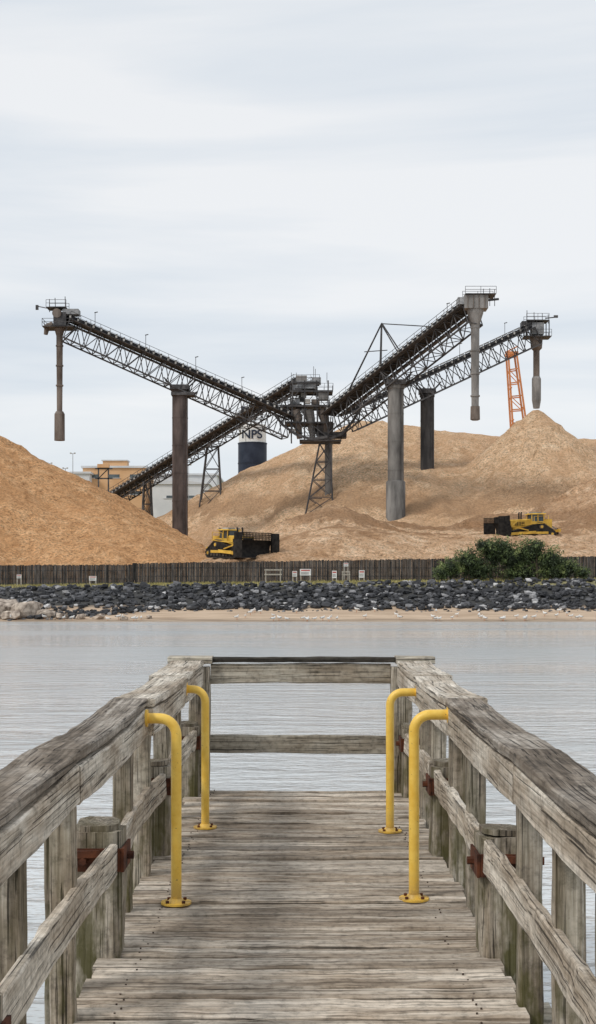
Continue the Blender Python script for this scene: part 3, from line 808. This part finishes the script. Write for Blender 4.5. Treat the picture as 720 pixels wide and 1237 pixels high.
mb.build('frame', [m_st, m_brick], e)
for u, v in ((88, 548), (79, 566), (228, 562), (60, 560)):
    p = S(u, v, 300); mb = MB(); mb.tube([(p.x, p.y, 3.6), (p.x, p.y, p.z)], [.13, .06], 0, 8); mb.beam(p - Vector((.5, 0, 0)), p + Vector((.5, 0, 0)), .1, .1, 0)
    for s in (-.45, .45): mb.box(p + Vector((s, -.1, .1)), (.35, .3, .25), 1)
    mb.build('floodlight_pole', [m_stl, m_pale])

# silo
e = empty('storage_silo'); mb = MB(); t = S(305, 514, 300); x, d = t.x, t.y
zt, zm = t.z, S(305, 536, 300).z
mb.tube([(x, d, 3.6), (x, d, zm)], 3.25, 0, 40, t=.5); mb.tube([(x, d, zm), (x, d, zt), (x, d, zt + .8)], [3.1, 3.1, .7], 1, 40, t=.5)
for z in (zm - 9, zm - 4.5, zm): mb.tube([(x, d, z - .1), (x, d, z + .12)], 3.34, 0, 40, t=.6)
mb.tube([(x - 1.9, d - 1, zt), (x - 1.9, d - 1, zt + 3.6)], .35, 0, 12); mb.box((x - 1.9, d - 1, zt + 3.8), (1.3, 1, .7), 0)
handrail(mb, Vector((x - 3, d - 1, zt)), Vector((x + 3, d - 1, zt)), 1.1, 2)
m_navy = noisy('navy_cladding', (.012, .018, .035), (.03, .04, .065), .4, .5)
mb.build('tank', [m_navy, m_white, m_st], e, smooth=True, angle=35)
tc = bpy.data.curves.new('lettering', 'FONT'); tc.body = 'NPS'; tc.size = 2.7; tc.extrude = .03; tc.align_x = 'CENTER'; tc.offset = .06
to = bpy.data.objects.new('lettering', tc); to.location = (x, d - 3.2, zm + .9); to.rotation_euler = (math.radians(90), 0, 0); to.parent = e
tc.materials.append(m_navy); bpy.context.scene.collection.objects.link(to)

# ------------------------------------------------------------------ bulldozers
m_cat = noisy('machine_yellow', (.48, .28, .04), (.76, .48, .08), 1.2, .55, tint=.3)
m_trk = noisy('track_steel', (.03, .026, .022), (.11, .09, .07), 3, .75, tint=.5)
m_blk = noisy('black_blade', (.012, .011, .011), (.04, .036, .032), 2, .75, tint=.4, spec=.15)
m_gl = noisy('cab_glass', (.02, .03, .035), (.05, .07, .08), 1, .1, spec=.6)
def hull(pts):
    pts = sorted(set(pts))
    def half(p):
        h = []
        for q in p:
            while len(h) > 1 and (h[-1][0] - h[-2][0]) * (q[1] - h[-2][1]) - (h[-1][1] - h[-2][1]) * (q[0] - h[-2][0]) <= 0: h.pop()
            h.append(q)
        return h
    a = half(pts); b = half(pts[::-1]); return a[:-1] + b[:-1]
def bulldozer(loc, rz, pitch=0, sc=1.0):
    e = empty('bulldozer', loc); e.rotation_euler = (0, pitch, rz)
    tr = MB()
    circ = [(2.35, .52, .5), (-2.55, .52, .5), (-1.1, 1.45, .52)]
    prof = hull([(round(cx + r * math.cos(a * math.pi / 12), 4), round(cz + r * math.sin(a * math.pi / 12), 4)) for cx, cz, r in circ for a in range(24)])
    for s in (-1, 1):
        y0, y1 = s * 1.12, s * 1.78; n = len(prof)
        vs = [(p[0], y0, p[1]) for p in prof] + [(p[0], y1, p[1]) for p in prof]
        tr.add(vs, [tuple(range(n)), tuple(range(n, 2 * n))[::-1]] + [(i, (i + 1) % n, n + (i + 1) % n, n + i) for i in range(n)], 1, .15)
        per = [Vector((p[0], 0, p[1])) for p in prof]; L = 0; nxt = 0
        for i in range(n):
            a, b = per[i], per[(i + 1) % n]; l = (b - a).length
            while nxt < L + l:
                c = a.lerp(b, (nxt - L) / l); dr = (b - a).normalized(); nn = Vector((dr.z, 0, -dr.x))
                tr.beam(c + Vector((0, s * 1.08, 0)) + nn * .03, c + Vector((0, s * 1.82, 0)) + nn * .03, .17, .09, 0, up=nn)
                nxt += .24
            L += l
        for cx, cz, r in circ:
            tr.tube([(cx, s * 1.78, cz), (cx, s * 1.84, cz)], r * .6, 0, 18); tr.tube([(cx, s * 1.84, cz), (cx, s * 1.88, cz)], r * .35, 2, 12)
        for i in range(7): tr.tube([(-1.9 + i * .6, s * 1.78, .33), (-1.9 + i * .6, s * 1.83, .33)], .17, 0, 12)
        tr.box((0, s * 1.8, .68), (4.0, .07, .3), 2)
    tr.build('tracks', [m_trk, m_blk, m_cat], e)
    bd = MB()
    bd.box((0, 0, 1.0), (4.6, 2.1, .7), 0)
    bd.beam((-.1, 0, 1.95), (2.7, 0, 1.85), 1.5, 1.15, 0, ch=.12, segs=2)
    bd.box((2.74, 0, 1.75), (.08, 1.2, .95), 2)
    for s in (-1, 1):
        for i in range(6): bd.box((.9 + i * .22, s * .765, 1.9), (.1, .03, .5), 2)
        bd.box((.55, s * .8, 1.2), (3.9, .25, .25), 0)
        bd.beam((-2.0, s * 1.5, 1.98), (1.5, s * 1.5, 1.72), .66, .07, 0)
        bd.tube([(1.1, s * .35, 2.5), (1.1, s * .35, 3.25), (1.0, s * .35, 3.4)], .1, 2, 10)
        bd.beam((1.9, s * .9, 2.2), (3.3, s * .9, 1.0), .14, .14, 0); bd.beam((2.3, s * .9, 1.9), (3.2, s * .9, 1.1), .08, .08, 4)
        bd.beam((-.2, s * 1.98, .75), (3.35, s * 2.0, .55), .16, .34, 0)
        bd.beam((.8, s * 1.95, 1.0), (3.35, s * 1.9, 1.6), .12, .13, 0)
    bd.box((-1.05, 0, 1.85), (1.9, 1.75, .7), 0)
    bd.box((-1.05, 0, 2.62), (1.62, 1.5, .92), 3, taper=.93)
    for sx in (-1.9, -1.05, -.2):
        for s in (-1, 1): bd.beam((sx, s * .8, 2.18), (sx * .97 - .03, s * .76, 3.12), .1, .1, 0)
    bd.box((-1.05, 0, 3.17), (2.2, 1.9, .15), 0, taper=.93); bd.box((-1.1, 0, 3.33), (1.1, 1.0, .17), 4)
    for sx in (-2.05, -.05):
        for s in (-.6, .6): bd.box((sx, s, 3.3), (.12, .26, .18), 4)
    bd.box((-2.45, 0, 1.9), (1.0, 1.8, 1.1), 0); bd.box((-2.97, 0, 1.9), (.06, 1.2, .7), 2)
    bd.beam((-2.4, 0, 2.46), (-1.9, 0, 2.46), .9, .1, 2)
    for s in (-.5, .5):
        bd.beam((-2.8, s, 1.0), (-3.9, s, .95), .2, .3, 0); bd.beam((-2.8, s, 1.7), (-3.8, s, 1.15), .12, .12, 4)
    bd.box((-3.95, 0, 1.0), (.35, 2.0, .4), 0); bd.beam((-4.0, 0, 1.3), (-4.15, 0, .25), .16, .3, 2)
    for s in (-1, 1):
        bd.beam((-2.2, s * 1.5, 2.02), (-2.2, s * 1.5, 2.9), .05, .05, 0); bd.beam((-.2, s * 1.5, 1.9), (-.2, s * 1.5, 2.8), .05, .05, 0); bd.beam((-2.2, s * 1.5, 2.88), (-.2, s * 1.5, 2.78), .05, .05, 0)
    bd.build('body_and_cab', [m_cat, m_trk, m_blk, m_gl, m_stl], e)
    bl = MB(); n = 8; pr = []
    for i in range(n + 1):
        q = i / n; pr.append((3.5 + .9 * (q - .5) ** 2 * 1.8 - .1, .08 + 1.95 * q))
    vs = []
    for px, pz in pr: vs += [(px, -2.5, pz), (px, 2.5, pz), (px - .1, -2.5, pz), (px - .1, 2.5, pz)]
    fs = []
    for i in range(n):
        a = i * 4; b = a + 4; fs += [(a, a + 1, b + 1, b), (a + 2, b + 2, b + 3, a + 3), (a, b, b + 2, a + 2), (a + 1, a + 3, b + 3, b + 1)]
    fs += [(0, 2, 3, 1), (n * 4, n * 4 + 1, n * 4 + 3, n * 4 + 2)]
    bl.add(vs, fs, 0)
    for s in (-1, 1):
        bl.box((4.3, s * 2.54, 1.15), (1.6, .07, 2.0), 0)
        for i in range(9): bl.beam((3.6 + i * .18, s * 2.5, 2.1), (3.6 + i * .18, s * 2.5, 2.75), .08, .08, 0)
        for z in (2.3, 2.55, 2.78): bl.beam((3.55, s * 2.5, z), (5.08, s * 2.5, z), .07, .07, 0)
    for i in range(26): bl.beam((3.62, -2.5 + i * .2, 2.0), (3.62, -2.5 + i * .2, 2.85), .09, .07, 0)
    for z in (2.2, 2.4, 2.6, 2.85): bl.beam((3.62, -2.5, z), (3.62, 2.5, z), .07, .08, 0)
    bl.box((3.95, 0, .08), (.5, 4.9, .06), 1)
    bl.build('carry_blade', [m_blk, m_trk], e)
    e.scale = (sc, sc, sc)
    return e
x, y = 29.4, 171.0
bulldozer((x, y, front_pile(x, y) - .05), math.radians(194), math.radians(1), 1.0)
x, y = -7.9, 157.0
bulldozer((x, y, max(front_pile(x, y), 4.2) - .05), math.radians(-52), math.radians(2), 1.05)

# ------------------------------------------------------------------ seagulls
def gull_mesh():
    mb = MB()
    def ell(c, r, m, tilt=0):
        rot = Matrix.Rotation(tilt, 3, 'Y'); mb.add([Vector(c) + rot @ Vector((v.x * r[0], v.y * r[1], v.z * r[2])) for v in IV2], IF2, m)
    ell((0, 0, .22), (.17, .075, .08), 0, -.15); ell((.14, 0, .33), (.045, .04, .042), 0); ell((.105, 0, .28), (.05, .04, .07), 0, .4)
    for s in (-1, 1):
        ell((-.04, s * .06, .235), (.17, .03, .055), 1, -.12); ell((-.2, s * .03, .215), (.08, .012, .02), 2, .1)
        mb.tube([(0, s * .03, 0.0), (0, s * .03, .16)], .008, 3, 5); mb.box((.02, s * .03, .005), (.05, .03, .008), 3)
    mb.tube([(.175, 0, .33), (.225, 0, .32)], [.014, .004], 3, 6)
    mb.tube([(-.14, 0, .21), (-.25, 0, .19)], [.04, .03], 0, 6)
    return mb.build('seagull', [m_white, m_white, m_blk, m_orange], smooth=True)
first = gull_mesh()
gulls = [first] + [bpy.data.objects.new('seagull', first.data) for _ in range(58)]
for i, o in enumerate(gulls):
    if i: bpy.context.scene.collection.objects.link(o)
    if i < 48: x = U(-8, 26); y = 119.2 + abs(random.gauss(0, 1.2)) if i % 2 else U(119.5, 126.5)
    else: x = U(-27, -12); y = U(119.4, 120.6)
    o.location = (x, y, max(gz(x, y), -.02)); o.rotation_euler = (0, 0, U(0, 6.28)); k_ = U(1.05, 1.4); o.scale = (k_, k_, k_)

# ------------------------------------------------------------------ sky, light
w = bpy.data.worlds.new('World'); bpy.context.scene.world = w; w.use_nodes = True
nt = w.node_tree; nt.nodes.clear(); g = G(nt)
out = g.n('ShaderNodeOutputWorld'); bg = g.n('ShaderNodeBackground'); g.l(bg.outputs[0], out.inputs[0]); bg.inputs[1].default_value = .108
SE, SR = math.radians(46), math.radians(232)
sky = g.n('ShaderNodeTexSky'); sky.sky_type = 'NISHITA'; sky.sun_disc = False; sky.sun_elevation = SE; sky.sun_rotation = SR
tc = g.n('ShaderNodeTexCoord'); mp = g.n('ShaderNodeMapping'); mp.inputs['Scale'].default_value = (1.5, 1.5, 13); mp.inputs['Location'].default_value = (3.1, 0, .6)
mp.inputs['Rotation'].default_value = (0, math.radians(1.5), 0)
g.l(tc.outputs['Generated'], mp.inputs['Vector'])
f1 = g.noise(mp.outputs[0], 1.0, 6, .52, dist=.35)
cl = g.ramp(f1, [(.33, (6.4, 7.0, 7.7)), (.47, (7.55, 7.95, 8.35)), (.60, (8.7, 8.8, 8.9))])
c = g.mix(.88, sky.outputs[0], cl)
g.l(c, bg.inputs[0])
sd = bpy.data.lights.new('sun', 'SUN'); sd.energy = 1.5; sd.angle = math.radians(11); sd.color = (1, .95, .88)
so = bpy.data.objects.new('sun', sd); bpy.context.scene.collection.objects.link(so)
dirv = Vector((math.sin(SR) * math.cos(SE), math.cos(SR) * math.cos(SE), math.sin(SE)))
so.rotation_euler = dirv.to_track_quat('Z', 'Y').to_euler(); so.location = (0, 0, 50)

# ------------------------------------------------------------------ camera
cd = bpy.data.cameras.new('camera'); co = bpy.data.objects.new('camera', cd); bpy.context.scene.collection.objects.link(co)
co.location = (0, 0, EYE); co.rotation_euler = (math.radians(90), 0, 0)
cd.sensor_fit = 'VERTICAL'; cd.sensor_height = 36; cd.sensor_width = 36 * 596 / 1024; cd.lens = 36 * 1600 / 1237
cd.shift_y = 90.5 / 1237; cd.shift_x = -3 / 1237; cd.clip_end = 12000; cd.clip_start = .05
bpy.context.scene.camera = co
vs_ = bpy.context.scene.view_settings; vs_.view_transform = 'Standard'; vs_.look = 'None'; vs_.exposure = 0; vs_.gamma = 1
